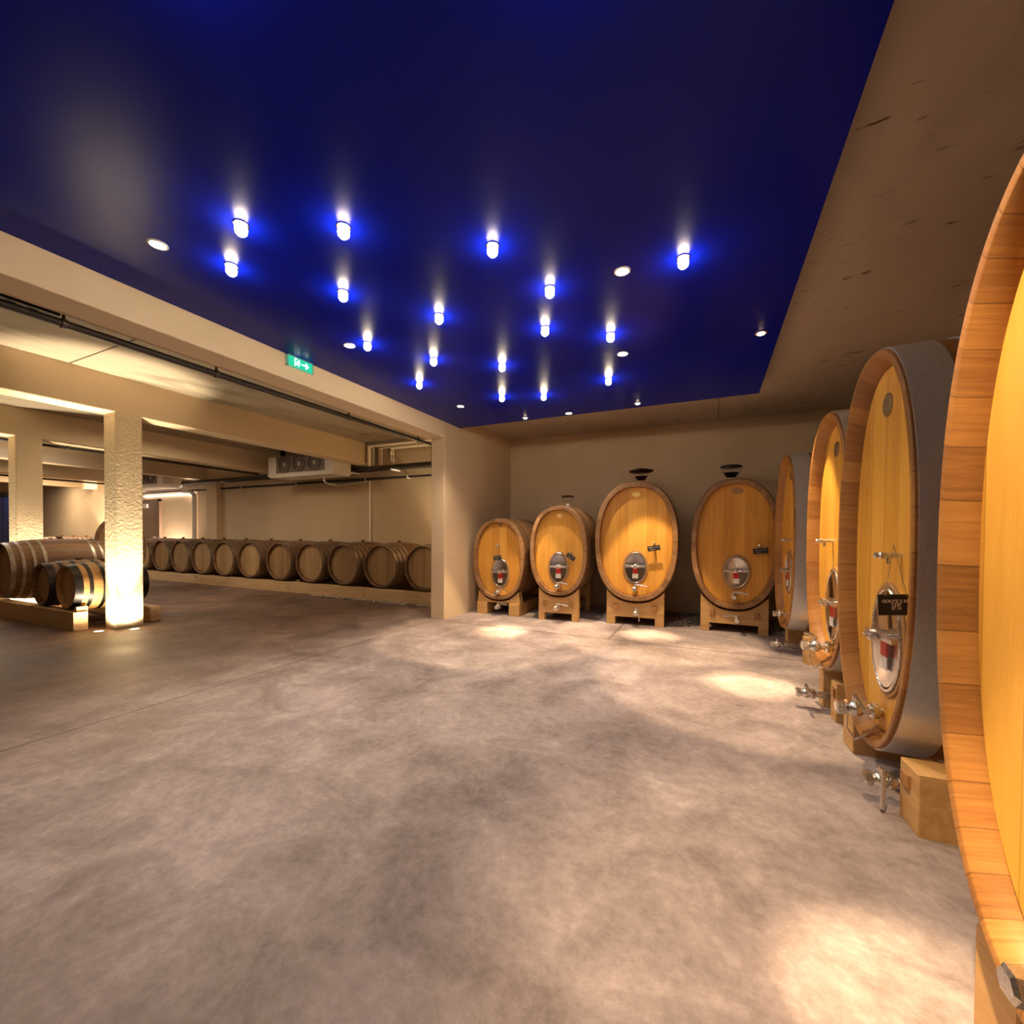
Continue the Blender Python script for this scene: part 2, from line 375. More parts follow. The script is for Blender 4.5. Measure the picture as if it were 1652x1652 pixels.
# ------------------------------------------------------------------ oval casks
NEXP = 2.32
def sup(th, a, bb):
    c, s = math.cos(th), math.sin(th)
    return a*math.copysign(abs(c)**(2/NEXP), c), bb*math.copysign(abs(s)**(2/NEXP), s)
def bulge(y, L, k): u = 2*y/L-1; return 1+k*(1-u*u)
def oval_body(a, bb, L, k, tch, croze, NS, n=160, flat=.86):
    """stave shell with chime rims at both ends, UV: u stave number, v metres"""
    bm = nb(); uvl = bm.loops.layers.uv.new('UVMap')
    prof = [(croze+.02, -tch), (croze, -tch), (.005, -tch*(flat+.07)), (0, -tch*flat), (0, -.006), (.006, 0)] if flat > .5 else [(croze+.02, -tch), (croze-.004, -tch), (.002, -tch*flat-.004), (0, -tch*flat), (0, -.005), (.005, 0)]
    m = 14
    for i in range(1, m): prof.append((L*i/m, 0))
    prof += [(L-.006, 0), (L, -.006), (L, -tch*.86), (L-.004, -tch*.93), (L-croze-.02, -tch)]
    rings = []
    for (y, off) in prof:
        s = bulge(y, L, k); ring = []
        for j in range(n):
            x, z = sup(2*math.pi*j/n, a*s+off, bb*s+off); ring.append(bm.verts.new((x, y, z+bb)))
        rings.append(ring)
    vv = 0
    for i in range(len(rings)-1):
        p, q = prof[i], prof[i+1]; dv = math.hypot(q[0]-p[0], q[1]-p[1])
        for j in range(n):
            f = bm.faces.new((rings[i][j], rings[i][(j+1) % n], rings[i+1][(j+1) % n], rings[i+1][j]))
            us = (j/n*NS, (j+1)/n*NS, (j+1)/n*NS, j/n*NS); vs = (vv, vv, vv+dv, vv+dv)
            for l, u, v in zip(f.loops, us, vs): l[uvl].uv = (u, v)
        vv += dv
    bm.faces.new([v for v in rings[-1]])
    bmesh.ops.recalc_face_normals(bm, faces=bm.faces)
    return bm
def oval_disc(a, bb, y0, y1, zc, n=120, bev=.012):
    bm = nb(); rings = []
    for (s, y) in ((-bev, y0), (0, y0+bev*.6), (0, y1)):
        rings.append([bm.verts.new((*(lambda p: (p[0], y, p[1]+zc))(sup(2*math.pi*j/n, a+s, bb+s)),)) for j in range(n)])
    for r, q in zip(rings, rings[1:]):
        for j in range(n): bm.faces.new((r[j], r[(j+1) % n], q[(j+1) % n], q[j]))
    bm.faces.new(rings[0]); bm.faces.new(rings[-1][::-1]); bmesh.ops.recalc_face_normals(bm, faces=bm.faces)
    return bm
def oval_hoop(a, bb, L, k, y0, y1, th=.005, n=160):
    bm = nb(); rings = []
    ym = [y0, y0+.003, (y0+y1)/2, y1-.003, y1]
    for y, o in [(y0, .0)]+[(y, th) for y in ym]+[(y1, .0)]:
        s = bulge(y, L, k); rings.append([bm.verts.new((lambda p: (p[0], y, p[1]+bb))(sup(2*math.pi*j/n, a*s+o, bb*s+o))) for j in range(n)])
    for r, q in zip(rings, rings[1:]):
        for j in range(n): bm.faces.new((r[j], r[(j+1) % n], q[(j+1) % n], q[j]))
    bmesh.ops.recalc_face_normals(bm, faces=bm.faces)
    return bm
def ell_ring(a, bb, w_, d0, d1, c, n=48):
    """flat oval ring facing -y, from depth d0 (front) to d1"""
    bm = nb(); rings = []
    for (s, y) in ((0, d1), (0, d0+.004), (-.004, d0), (-w_+.004, d0), (-w_, d0+.004), (-w_, d1)):
        rings.append([bm.verts.new((c[0]+(a+s)*math.cos(2*math.pi*j/n), y, c[1]+(bb+s)*math.sin(2*math.pi*j/n))) for j in range(n)])
    for r, q in zip(rings, rings[1:]):
        for j in range(n): bm.faces.new((r[j], r[(j+1) % n], q[(j+1) % n], q[j]))
    bmesh.ops.recalc_face_normals(bm, faces=bm.faces); return bm
def ell_dish(a, bb, y, depth, c, n=48, rings=8):
    """slightly dished oval plate"""
    bm = nb(); rr = []
    for i in range(rings+1):
        f = 1-i/rings*.97; yy = y+depth*(1-f*f)
        rr.append([bm.verts.new((c[0]+a*f*math.cos(2*math.pi*j/n), yy, c[1]+bb*f*math.sin(2*math.pi*j/n))) for j in range(n)])
    for r, q in zip(rr, rr[1:]):
        for j in range(n): bm.faces.new((r[j], r[(j+1) % n], q[(j+1) % n], q[j]))
    bm.faces.new(rr[-1]); bmesh.ops.recalc_face_normals(bm, faces=bm.faces); return bm
def tap(bm, x, y, z, side=1, s=1.0, out=.10, hang=False):
    """valve body sticking out of the surface at y towards -y, lever to one side"""
    cyl(bm, (x, y+.004, z), (x, y-out*.55*s, z), .018*s, 14)
    lathe(bm, [(.030*s, 0), (.034*s, -.008*s), (.034*s, -.022*s), (.026*s, -.028*s)], 'y', (x, y-.012*s, z), 8)
    sph(bm, (x, y-out*.62*s, z), .033*s)
    lathe(bm, [(.022*s, 0), (.030*s, -.006*s), (.030*s, -.030*s), (.022*s, -.036*s)], 'y', (x, y-out*.86*s, z), 6)
    cyl(bm, (x, y-out*.62*s, z+.02*s), (x, y-out*.62*s, z+.052*s), .012*s, 10)
    zt = z+.052*s
    if hang: tube(bm, [(x, y-out*.62*s, zt), (x+.03*side*s, y-out*.62*s, zt), (x+.045*side*s, y-out*.68*s, z-.10*s)], [.008*s, .010*s, .008*s], 8)
    else: tube(bm, [(x, y-out*.62*s, zt), (x+.05*side*s, y-out*.66*s, zt+.002), (x+.15*side*s, y-out*.72*s, zt-.012)], [.011*s, .009*s, .010*s], 8)
def text_mesh(txt, size, m, parent, mat, name='writing'):
    cu = bpy.data.curves.new(name, 'FONT'); cu.body = txt; cu.size = size; cu.align_x = 'CENTER'; cu.align_y = 'CENTER'; cu.extrude = .0006; cu.offset = .0006; cu.space_line = .85
    tmp = bpy.data.objects.new(name+'_tmp', cu); COL.objects.link(tmp)
    dg = bpy.context.evaluated_depsgraph_get(); me = bpy.data.meshes.new_from_object(tmp.evaluated_get(dg))
    bpy.data.objects.remove(tmp); me.name = name; me.materials.clear(); me.materials.append(mat)
    o = link(name, me, parent); o.matrix_local = m
    return o

def oval_cask(loc, rotz, a, bb, label, L=1.15, k=.03, tch=.07, croze=.075, hoops=(), hoop_mat=None, stave=None, head=None,
              hatch=None, tapz=None, tap_side=1, sample=None, badge=None, drain=None, drain_hang=False, bung=True, hanger_side=1, big=False, flat=.86):
    r = thing('oval_cask', label, 'cask', loc, rad(rotz), 'large oval oak casks')
    NS = int(round(2*math.pi*math.sqrt((a*a+bb*bb)/2)/.105))
    obj('staves', oval_body(a, bb, L, k, tch, croze, NS, flat=flat), stave, r, True)
    hy = croze
    s = bulge(hy, L, k)
    h = obj('head', oval_disc(a*s-tch+.004, bb*s-tch+.004, hy, hy+.03, bb), head, r)
    # half-round ledger moulding where the head meets the staves is the bevel of the head
    for (y0, y1) in hoops:
        b = oval_hoop(a, bb, L, k, y0, y1); ym = (y0+y1)/2; s2 = bulge(ym, L, k)
        for q in (-.05, -.02): sph(b, (q, ym, bb+bb*s2+.006), .008, (1, 1, .7), 1)
        obj('hoop', b, hoop_mat, r, True)
    if hatch:
        hx, hz, ha, hb = hatch; hz += bb
        # cut look: raised oak surround, steel ring and dished steel door
        ho = obj('hatch', ell_dish(ha*.90, hb*.90, hy-.016, .011, (hx, hz)), m_steel, r, True)
        obj('hatch_ring', ell_ring(ha, hb, ha*.11, hy-.018, hy+.002, (hx, hz)), m_steel_sat, ho, True)
        obj('hatch_surround', ell_ring(ha+.022, hb+.022, .023, hy-.010, hy+.002, (hx, hz)), m_burnt, ho, True)
        b = nb(); box(b, hx-ha*.95, hx+ha*.95, hy-.045, hy-.028, hz+.005, hz+.030, .004); obj('crossbar', b, m_steel_sat, ho)
        b = nb(); cyl(b, (hx, hy+.01, hz+.017), (hx, hy-.09, hz+.017), .010, 12); lathe(b, [(.020, 0), (.026, -.006), (.026, -.030), (.018, -.036)], 'y', (hx, hy-.045, hz+.017), 8)
        tube(b, [(hx-.045, hy-.078, hz+.017), (hx, hy-.07, hz+.017), (hx+.045, hy-.078, hz+.017)], .008, 8); obj('wing_nut', b, m_steel_sat, ho, True)
        b = nb(); box(b, hx-.030, hx+.030, hy-.020, hy-.016, hz-.075, hz-.010); obj('red_label', b, m_red, ho)
        b = nb(); box(b, hx-.034, hx+.034, hy-.020, hy-.016, hz-.135, hz-.0755); obj('white_label', b, m_white, ho)
    if tapz is not None:
        b = nb(); tap(b, 0.0, hy, tapz+bb, tap_side, 1.15 if big else 1.0, .12 if not big else .14); obj('tap', b, m_steel_sat, r, True)
        if big:
            b = nb(); z0 = tapz+bb
            pts = [(-.0, hy-.13, z0-.02), (-.01, hy-.13, z0-.10), (.0, hy-.10, z0-.15), (.02, hy-.05, z0-.10), (.02, hy-.02, z0-.05)]
            tube(b, pts, .004, 6); obj('chain', b, m_steel_sat, r, True)
    if sample:
        sx, sz = sample; b = nb()
        cyl(b, (sx, hy+.003, sz+bb), (sx, hy-.07, sz+bb), .012, 12); lathe(b, [(.010, 0), (.016, -.004), (.016, -.02), (.011, -.026)], 'y', (sx, hy-.055, sz+bb), 10)
        cyl(b, (sx, hy-.045, sz+bb), (sx, hy-.045, sz+bb-.035), .008, 10); sph(b, (sx, hy-.088, sz+bb), .013, sub=1)
        obj('sampling_tap', b, m_steel_sat, r, True)
    if badge:
        bx, bz, ba, bh, bm_ = badge; b = nb(); lathe(b, [(1, .002), (1, -.004), (.94, -.007), (.0, -.007)], 'y', (0, 0, 0), 32)
        for v in b.verts: v.co = Vector((bx+v.co.x*ba, hy+v.co.y, bz+bb+v.co.z*bh))
        obj('plate', b, bm_, r, False)
    if drain is not None:
        dx, dz, dy = drain; b = nb(); z0 = dz
        tube(b, [(dx, .62, bb*.0+.05), (dx, .5, z0), (dx, dy, z0)], .022, 12); obj('drain_pipe', b, m_steel_sat, r, True)
        b = nb(); tap(b, dx, dy, z0, hanger_side, 1.0, .10, drain_hang); obj('drain_valve', b, m_steel_sat, r, True)
    if bung:
        b = nb(); top = 2*bb+bb*k; lathe(b, [(.035, -.02), (.040, .012), (.050, .016), (.050, .028), (.03, .034)], 'z', (0, L*.5, top), 16); obj('bung', b, m_white if bung == 'white' else m_bung, r, True)
    return r

def saddle(bb, a, L, k, y, x, gap=.012):
    """z (cask frame) of the underside of the cask at depth y, offset x"""
    s = bulge(y, L, k); A, B = a*s, bb*s
    return bb-B*max(0.0, 1-abs(x/A)**NEXP)**(1/NEXP)-gap if abs(x) < A else bb
def cradle(caskloc, rotz, a, bb, L, k, label, wd, top, foot, arch, y0=.05, th=.12, pegs=True, style='board'):
    r = thing('cask_cradle', label, 'cradle', (caskloc[0], caskloc[1], 0), rad(rotz), 'oak cradles under the oval casks')
    zb = caskloc[2]
    def curve(x0, x1, ya, yb, n=14):
        return [(x0+(x1-x0)*i/n, min(top, zb+min(saddle(bb, a, L, k, ya, x0+(x1-x0)*i/n), saddle(bb, a, L, k, yb, x0+(x1-x0)*i/n))-.006)) for i in range(n+1)]
    for nm, ya in (('front_board', y0), ('rear_board', L-y0-th)):
        yb = ya+th; w2 = wd/2
        if style == 'board':
            poly = [(-w2, 0), (-w2+foot, 0), (-w2+foot, arch), (w2-foot, arch), (w2-foot, 0), (w2, 0)]
            cv = curve(w2, -w2, ya, yb); poly += cv
            b = nb(); prism(b, poly, ya, yb, .004); f = obj(nm, b, m_cradle, r)
            if pegs and nm == 'front_board':
                for sx in (-1, 1):
                    b = nb(); pz = arch+(top-arch)*.36; box(b, sx*w2*.66-.027, sx*w2*.66+.027, ya-.018, ya+.02, pz-.035, pz+.04, .005); obj('peg', b, m_peg, f)
        else:
            cv = curve(w2*1.1, -w2*.88, ya, yb); poly = [(-w2*.88, arch), (-w2*1.0, arch), (w2*1.0, arch)]+cv
            b = nb(); prism(b, [(-w2, arch), (w2, arch)]+curve(w2*.94, -w2*.94, ya, yb), ya, yb, .004); obj(nm, b, m_cradle, r)
    for sx in (-1, 1):
        if style == 'board':
            b = nb(); xx = sx*(wd/2*.66); zt = min(arch+.08, top-.05); 
            b = nb(); box(b, xx-.03, xx+.03, y0+th+.001, L-y0-th-.001, arch+.02, arch+.09, .004); obj('stretcher', b, m_cradle, r)
        else:
            xx = sx*(wd/2-foot/2); b = nb(); box(b, xx-foot/2, xx+foot/2, y0-.02, L-y0+.02, 0, arch, .006); obj('runner', b, m_cradle, r)
    return r

H6 = lambda L: [(.05, .085), (.125, .155), (.20, .23), (L-.23, L-.20), (L-.155, L-.125), (L-.085, L-.05)]
L1 = 1.15
c1 = (-2.735, 5.37, .222); c2 = (-1.824, 5.33, .346); c3 = (-.854, 5.50, .317); c4 = (.269, 5.61, .290)
oval_cask(c1, 3, .396, .575, 'small oval cask next to the pillar wall, the shortest in the back row', L1, .045, .055, .06, H6(L1), m_stave_dark, m_stave_dark, m_head_bright,
          (.02, -.20, .125, .205), -.475, 1, (.0, .20), (.01, .50, .035, .035, m_burnt), (.02, -.10, .02), False, 'white')
oval_cask(c2, 5, .385, .592, 'oval cask with a small clear funnel on top, second from the pillar wall', L1, .05, .055, .06, H6(L1), m_stave_dark, m_stave_dark, m_head_bright,
          (.0, -.23, .125, .205), -.475, 1, (.17, -.02), (.01, .47, .045, .03, m_brass), (.01, -.155, -.02), False, False)
oval_cask(c3, 4, .505, .755, 'tall oval cask with a bright brass plate and a square-lidded funnel on top', L1, .04, .065, .07, H6(L1), m_stave_dark, m_stave_dark, m_head_bright,
          (.0, -.335, .135, .20), -.60, 1, (.225, -.02), (.0, .60, .05, .033, m_brass), (.02, -.14, .0), True, False)
oval_cask(c4, 0, .471, .767, 'broad oval cask in the corner, topped by a round-lidded funnel', L1, .04, .06, .07, H6(L1), m_stave_dark, m_stave_dark, m_head_bright,
          (.02, -.335, .135, .19), -.62, 1, (.25, -.01), (.02, .63, .06, .04, m_burnt), (.03, -.12, .0), False, False, -1)
cradle(c1, 3, .396, .575, L1, .045, 'low slab cradle on runners under the smallest oval cask', .66, .34, .16, .17, .03, .13, False, 'slab')
cradle(c2, 5, .385, .592, L1, .05, 'pegged oak cradle under the cask with the small clear funnel', .54, .44, .085, .10)
cradle(c3, 4, .505, .755, L1, .04, 'pegged oak cradle under the cask with the brass plate', .71, .45, .11, .10)
cradle(c4, 0, .471, .767, L1, .04, 'pegged oak cradle under the broad corner cask', .72, .44, .10, .10)

LB = 1.25
HB = [(.015, .165), (.24, .34), (LB-.34, LB-.24), (LB-.165, LB-.015)]
c5 = (.66, 4.947, .245); c6 = (.68, 3.404, .29); c7 = (.68, 2.532, .175); c8 = (.56, 1.02, .20)
A5, A6, A7, A8 = (.435, .853), (.424, .832), (.424, .916), (.45, .88)
oval_cask(c5, -87, *A5, 'narrow oval cask with a shiny steel hoop, farthest in the row along the wall', LB, .015, .07, .06, HB, m_galv, m_stave_gold, m_head_side,
          (.0, -.30, .13, .20), -.72, 1, (.10, .02), (.0, .66, .05, .05, m_bronze), (.0, -.17, .03), False, flat=.36)
oval_cask(c6, -87, *A6, 'oval cask half hidden behind the tall steel-hooped one', LB, .015, .07, .065, HB, m_galv, m_stave_gold, m_head_side,
          (.02, -.42, .14, .23), -.70, -1, (-.05, .0), (.0, .60, .045, .05, m_bronze), (.0, -.19, -.02), False, True, 1, True, .36)
oval_cask(c7, -87, *A7, 'tall oval cask with a wide grey steel hoop and a chalked slate', LB, .015, .07, .065, HB, m_galv, m_stave_gold, m_head_side,
          (.06, -.41, .15, .24), -.765, 1, (.16, -.02), (.0, .675, .045, .055, m_bronze), (.245, -.06, .04), True, True, 1, True, .36)
oval_cask(c8, -87, *A8, 'nearest oval cask cut off by the picture edge, glowing yellow', LB, .015, .06, .052, HB, m_galv, m_stave_gold, m_head_side,
          (.02, -.36, .15, .22), -.70, 1, (.2, 0), (.0, .62, .05, .055, m_bronze), None, False, flat=.42)
def leg_cradle(caskloc, rotz, a, bb, L, k, label, legs, y0=.04, peg=True):
    r = thing('cask_cradle', label, 'cradle', (caskloc[0], caskloc[1], 0), rad(rotz), 'oak cradles under the oval casks')
    zb = caskloc[2]
    for (x0, x1) in legs:
        n = 8; ys = [y0+(L-2*y0)*i/12 for i in range(13)]
        cv = [(x1+(x0-x1)*i/n, max(.08, min(.24, zb+min(saddle(bb, a, L, k, y, x1+(x0-x1)*i/n, .018) for y in ys)))) for i in range(n+1)]
        b = nb(); prism(b, [(x0, 0), (x1, 0)]+cv, y0, .5, .004); obj('leg', b, m_cradle, r)
        if peg and x0 > 0:
            b = nb(); box(b, x0+.03, x0+.09, y0-.012, y0+.02, .15, .205, .004); obj('peg', b, m_peg, r)
        b = nb(); prism(b, [(x0, 0), (x1, 0)]+cv, L-.45, L-y0, .004); obj('leg', b, m_cradle, r)
    b = nb(); box(b, legs[0][1]-.02, legs[-1][0]+.02, .30, .40, .04, .10, .004); obj('crosspiece', b, m_cradle, r)
    return r
leg_cradle(c5, -87, *A5, LB, .015, 'oak cradle under the narrow cask with the shiny hoop', [(-.41, -.30), (.30, .41)], .11)
leg_cradle(c6, -87, *A6, LB, .015, 'oak cradle under the half hidden cask', [(-.15, -.06), (.10, .20)], .03)
leg_cradle(c7, -87, *A7, LB, .015, 'oak cradle under the tall cask with the slate', [(-.40, -.25), (.27, .42)], .035)
leg_cradle(c8, -87, *A8, LB, .015, 'oak cradle under the nearest cask', [(-.34, -.20), (.20, .34)], .04)

# chalked slates hanging from the sampling taps
def slate(caskloc, rotz, bb, x, z, tilt, txt, label, y=-.005, wd=.125, ht=.06, face=None, drop=.05, tx=None):
    ca = Matrix.Translation((caskloc[0], caskloc[1], caskloc[2])) @ Matrix.Rotation(rad(rotz), 4, 'Z')
    p = ca @ Vector((x, y, bb+z))
    r = thing('slate_tag', label, 'slate', p, 0, 'chalked slates on the casks')
    r.rotation_euler = (0, rad(-tilt), rad(rotz if face is None else face)); r.rotation_mode = 'XYZ'
    b = nb(); box(b, -wd/2, wd/2, -.003, .003, -ht/2, ht/2, .001); obj('slate_board', b, m_slate, r)
    b = nb(); tx = 0 if tx is None else tx
    tube(b, [(-wd*.3, -.004, ht/2-.006), (tx, .0, ht/2+drop)], .0016, 5); tube(b, [(wd*.3, -.004, ht/2-.006), (tx, .0, ht/2+drop)], .0016, 5); obj('string', b, m_string, r)
    if txt is None:   # chalk handwriting too small to read
        b = nb(); rn = random.Random(label)
        for z, x0, x1 in ((ht*.17, -wd*.40, -wd*.02), (ht*.19, wd*.04, wd*.14), (ht*.2, wd*.2, wd*.38), (-ht*.22, -wd*.30, wd*.06)):
            m_ = max(4, int((x1-x0)/.006))
            tube(b, [(x0+(x1-x0)*i/m_, -.0036, z+rn.uniform(-1, 1)*ht*.10) for i in range(m_+1)], .0011, 4)
        obj('writing', b, m_chalk, r); return r
    text_mesh(txt, ht*.20 if txt.count('\n') == 2 else ht*.30, Matrix.Translation((0, -.0035, 0)) @ Matrix.Rotation(rad(90), 4, 'X'), r, m_chalk)
    return r
slate(c1, 3, .575, .0, .02, 8, None, 'black slate hanging above the hatch of the smallest oval cask', -.01, .12, .065, None, .13)
slate(c2, 5, .592, .18, -.075, -33, None, 'black slate tilted steeply on the cask with the small clear funnel', -.01, .125, .06, None, .03)
slate(c3, 4, .755, .225, -.08, 10, None, 'black slate on the cask with the bright brass plate', -.01, .15, .065, None, .035)
slate(c4, 0, .767, .26, -.075, 6, None, 'black slate on the broad corner cask', -.01, .15, .065, None, .035)
slate(c7, -87, .916, .240, -.225, 3, 'GOUTE 5 NV\nCDP\n26 H', 'black chalked slate hanging over the steel hatch of the tall cask', .02, .128, .088, 12, .21)

# topping-up funnels on the crowns
def funnel(caskloc, rotz, bb, L, k, x, s, square, label, wine=True):
    ca = Matrix.Translation(caskloc) @ Matrix.Rotation(rad(rotz), 4, 'Z'); p = ca @ Vector((x, L*.5, 2*bb+bb*k+.034))
    r = thing('topping_funnel', label, 'funnel', p, rad(rotz), 'topping-up funnels on the casks')
    b = nb(); lathe(b, [(.036*s, -.034), (.036*s, .004), (.044*s, .008), (.044*s, .014)], 'z', n=20); obj('neck', b, m_pvc, r, True)
    b = nb(); lathe(b, [(.046*s, .014*s), (.078*s, .05*s), (.100*s, .095*s), (.112*s, .135*s), (.108*s, .135*s), (.096*s, .096*s), (.074*s, .052*s), (.042*s, .018*s)], 'z', n=32); obj('bowl', b, m_glass, r, True)
    if wine:
        b = nb(); lathe(b, [(.040*s, .019*s), (.072*s, .053*s), (.087*s, .078*s), (.0, .078*s)], 'z', n=28); obj('wine', b, m_wine, r, True)
    b = nb()
    if square: lathe(b, [(.11*s, .120*s), (.165*s, .140*s), (.165*s, .168*s), (.10*s, .186*s), (.02*s, .190*s)], 'z', n=4)
    else: lathe(b, [(.105*s, .136*s), (.124*s, .140*s), (.126*s, .158*s), (.10*s, .170*s), (.02*s, .176*s)], 'z', n=32)
    obj('lid', b, m_lid, r, not square)
funnel(c2, 5, .592, L1, .05, .0, .74, False, 'small clear funnel with a dark lid on the second cask from the pillar', False)
funnel(c3, 4, .755, L1, .04, .02, .97, True, 'half full funnel with a pointed square lid')
funnel(c4, 0, .767, L1, .04, -.03, 1.05, False, 'wide funnel with a round dark lid on the corner cask')

# ------------------------------------------------------------------ small barrels
def round_body(rh, rb, L, NS, n=72):
    bm = nb(); uvl = bm.loops.layers.uv.new('UVMap'); tch = .028
    R = lambda y: rh+(rb-rh)*(1-(2*y/L-1)**2)
    prof = [(.055, -tch), (.003, -tch*.8), (0, -tch*.6), (0, -.004), (.004, 0)]+[(L*i/14, 0) for i in range(1, 14)]+[(L-.004, 0), (L, -.004), (L, -tch*.7), (L-.05, -tch)]
    rings = [[bm.verts.new(((R(y)+o)*math.cos(2*math.pi*j/n), y, (R(y)+o)*math.sin(2*math.pi*j/n))) for j in range(n)] for y, o in prof]
    vv = 0
    for i in range(len(rings)-1):
        p, q = prof[i], prof[i+1]; dv = math.hypot(q[0]-p[0], q[1]-p[1])
        for j in range(n):
            f = bm.faces.new((rings[i][j], rings[i][(j+1) % n], rings[i+1][(j+1) % n], rings[i+1][j]))
            for l, u, v in zip(f.loops, (j/n*NS, (j+1)/n*NS, (j+1)/n*NS, j/n*NS), (vv, vv, vv+dv, vv+dv)): l[uvl].uv = (u, v)
        vv += dv
    bm.faces.new(rings[-1]); bmesh.ops.recalc_face_normals(bm, faces=bm.faces); return bm, R
def barrel(name, label, loc, rotz, rh, rb, L, hoops, hm, sm, hd, group, hm2=None):
    """lying barrel, head towards -y, origin on the axis at the front rim"""
    r = thing(name, label, 'barrel', loc, rad(rotz), group)
    bm, R = round_body(rh, rb, L, int(2*math.pi*rb/.085)); obj('staves', bm, sm, r, True)
    b = nb(); lathe(b, [(.0, .045), (rh-.036, .045), (rh-.026, .051), (rh-.026, .07)], 'y', n=64); obj('head', b, hd, r)
    for i, (y0, y1) in enumerate(hoops):
        b = nb(); n = 72; rings = []
        for y, o in ((y0, 0), (y0, .004), ((y0+y1)/2, .004), (y1, .004), (y1, 0)):
            rr = R(y)+o; rings.append([b.verts.new((rr*math.cos(2*math.pi*j/n), y, rr*math.sin(2*math.pi*j/n))) for j in range(n)])
        for p, q in zip(rings, rings[1:]):
            for j in range(n): b.faces.new((p[j], p[(j+1) % n], q[(j+1) % n], q[j]))
        bmesh.ops.recalc_face_normals(b, faces=b.faces)
        obj('hoop', b, hm, r, True)
    b = nb(); lathe(b, [(.024, -.01), (.026, .012), (.036, .016), (.036, .03), (.02, .034)], 'z', (0, L/2, rb), 14); obj('bung', b, m_bung, r, True)
    return r
hp = lambda L: [(.0, .045), (.10, .13), (.20, .23), (.30, .335), (L-.335, L-.30), (L-.23, L-.20), (L-.13, L-.10), (L-.045, L)]
ordn = ['first', 'second', 'third', 'fourth', 'fifth', 'sixth', 'seventh', 'eighth', 'ninth', 'tenth', 'eleventh', 'twelfth', 'thirteenth', 'fourteenth', 'fifteenth', 'sixteenth', 'seventeenth', 'eighteenth']
bx = [-4.22, -5.115, -6.0, -6.85, -7.69, -8.60, -9.46, -10.28, -11.10, -11.93, -12.76, -13.6, -14.44, -15.28, -16.12, -16.96, -17.8, -18.64]
LR = 1.0
for i, x in enumerate(bx):
    lb = 'oak barrel on the long back-wall rail, %s to the left of the pillar wall' % ordn[i]
    if i == 0: pb = barrel('wine_barrel', lb, (x, 5.60, .59), 0, .36, .403, LR, hp(LR), m_hoop_small, m_stave_small, m_head_small, 'barrels along the back wall')
    else: dup(pb, (x, 5.60+random.uniform(-.015, .015), .59), rad(random.uniform(-.5, .5)), lb)
barrel('wine_barrel', 'large barrel with pale grey hoops at the left edge of the picture', (-8.66, 2.235, .612), 0, .365, .43, 1.15, hp(1.15), m_hoop_small, m_stave_small, m_head_small, 'barrels on the short rail')
hb = [(.0, .07), (.12, .155), (.24, .275), (.435, .47), (.555, .59), (.64, .71)]
barrel('wine_barrel', 'small dark weathered barrel between the large one and the honey coloured one', (-7.46, 2.25, .492), 0, .25, .29, .71, hb, m_hoop_black, m_stave_small, m_head_small, 'barrels on the short rail')
barrel('wine_barrel', 'small honey coloured barrel with black hoops beside the lit column', (-6.865, 2.275, .492), 0, .25, .29, .71, hb, m_hoop_black, m_stave_honey, m_head_small, 'barrels on the short rail')
c9 = (-10.07, 4.1, .30)
oval_cask(c9, 67, .36, .56, 'oval cask standing apart, mostly hidden behind the lit column', .7, .03, .05, .05, [(.03, .07), (.14, .18), (.52, .56), (.63, .67)], m_hoop_small, m_stave_small, m_head_small, bung=True)
cradle(c9, 67, .36, .56, .7, .03, 'oak cradle of the cask hidden behind the lit column', .5, .40, .10, .10, .05, .10, False)

# timber rails
def rail(name, label, x0, x1, y, dep, ht, rotz=0.0, group='timber barrel rails', joints=0):
    r = thing(name, label, 'rail', ((x0+x1)/2, y, 0), rad(rotz), group); n = max(1, joints); w_ = (x1-x0)/n
    for i in range(n):
        b = nb(); box(b, x0-(x0+x1)/2+w_*i+.002, x0-(x0+x1)/2+w_*(i+1)-.002, 0, dep, 0, ht, .006); obj('beam_length', b, m_pine, r)
    return r
rail('barrel_rail', 'long squared timber rail in front of the back-wall barrels', -19.2, -3.46, 5.575, .13, .196, 0, 'timber barrel rails', 8)
rail('barrel_rail', 'long timber rail behind the back-wall barrels', -19.2, -3.46, 6.42, .13, .196, 0, 'timber barrel rails', 8)
rr = rail('barrel_rail', 'short squared timber rail ending in front of the lit column', -10.6, -6.585, 2.19, .13, .218, 1.6, 'timber barrel rails', 1)
rail('barrel_rail', 'rear timber rail whose end shows behind the lit column', -10.6, -6.47, 2.93, .12, .188, 0, 'timber barrel rails', 1)
b = nb(); prism(b, [(-.03, 0), (.06, 0), (.06, .055), (.02, .055)], 0, .10, .003)
w1 = obj('wedge', b, m_pine, None); w1.location = (-6.68, 2.285, .219); tag(w1, 'small timber wedge on the rail end beside the honey barrel', 'wedge')
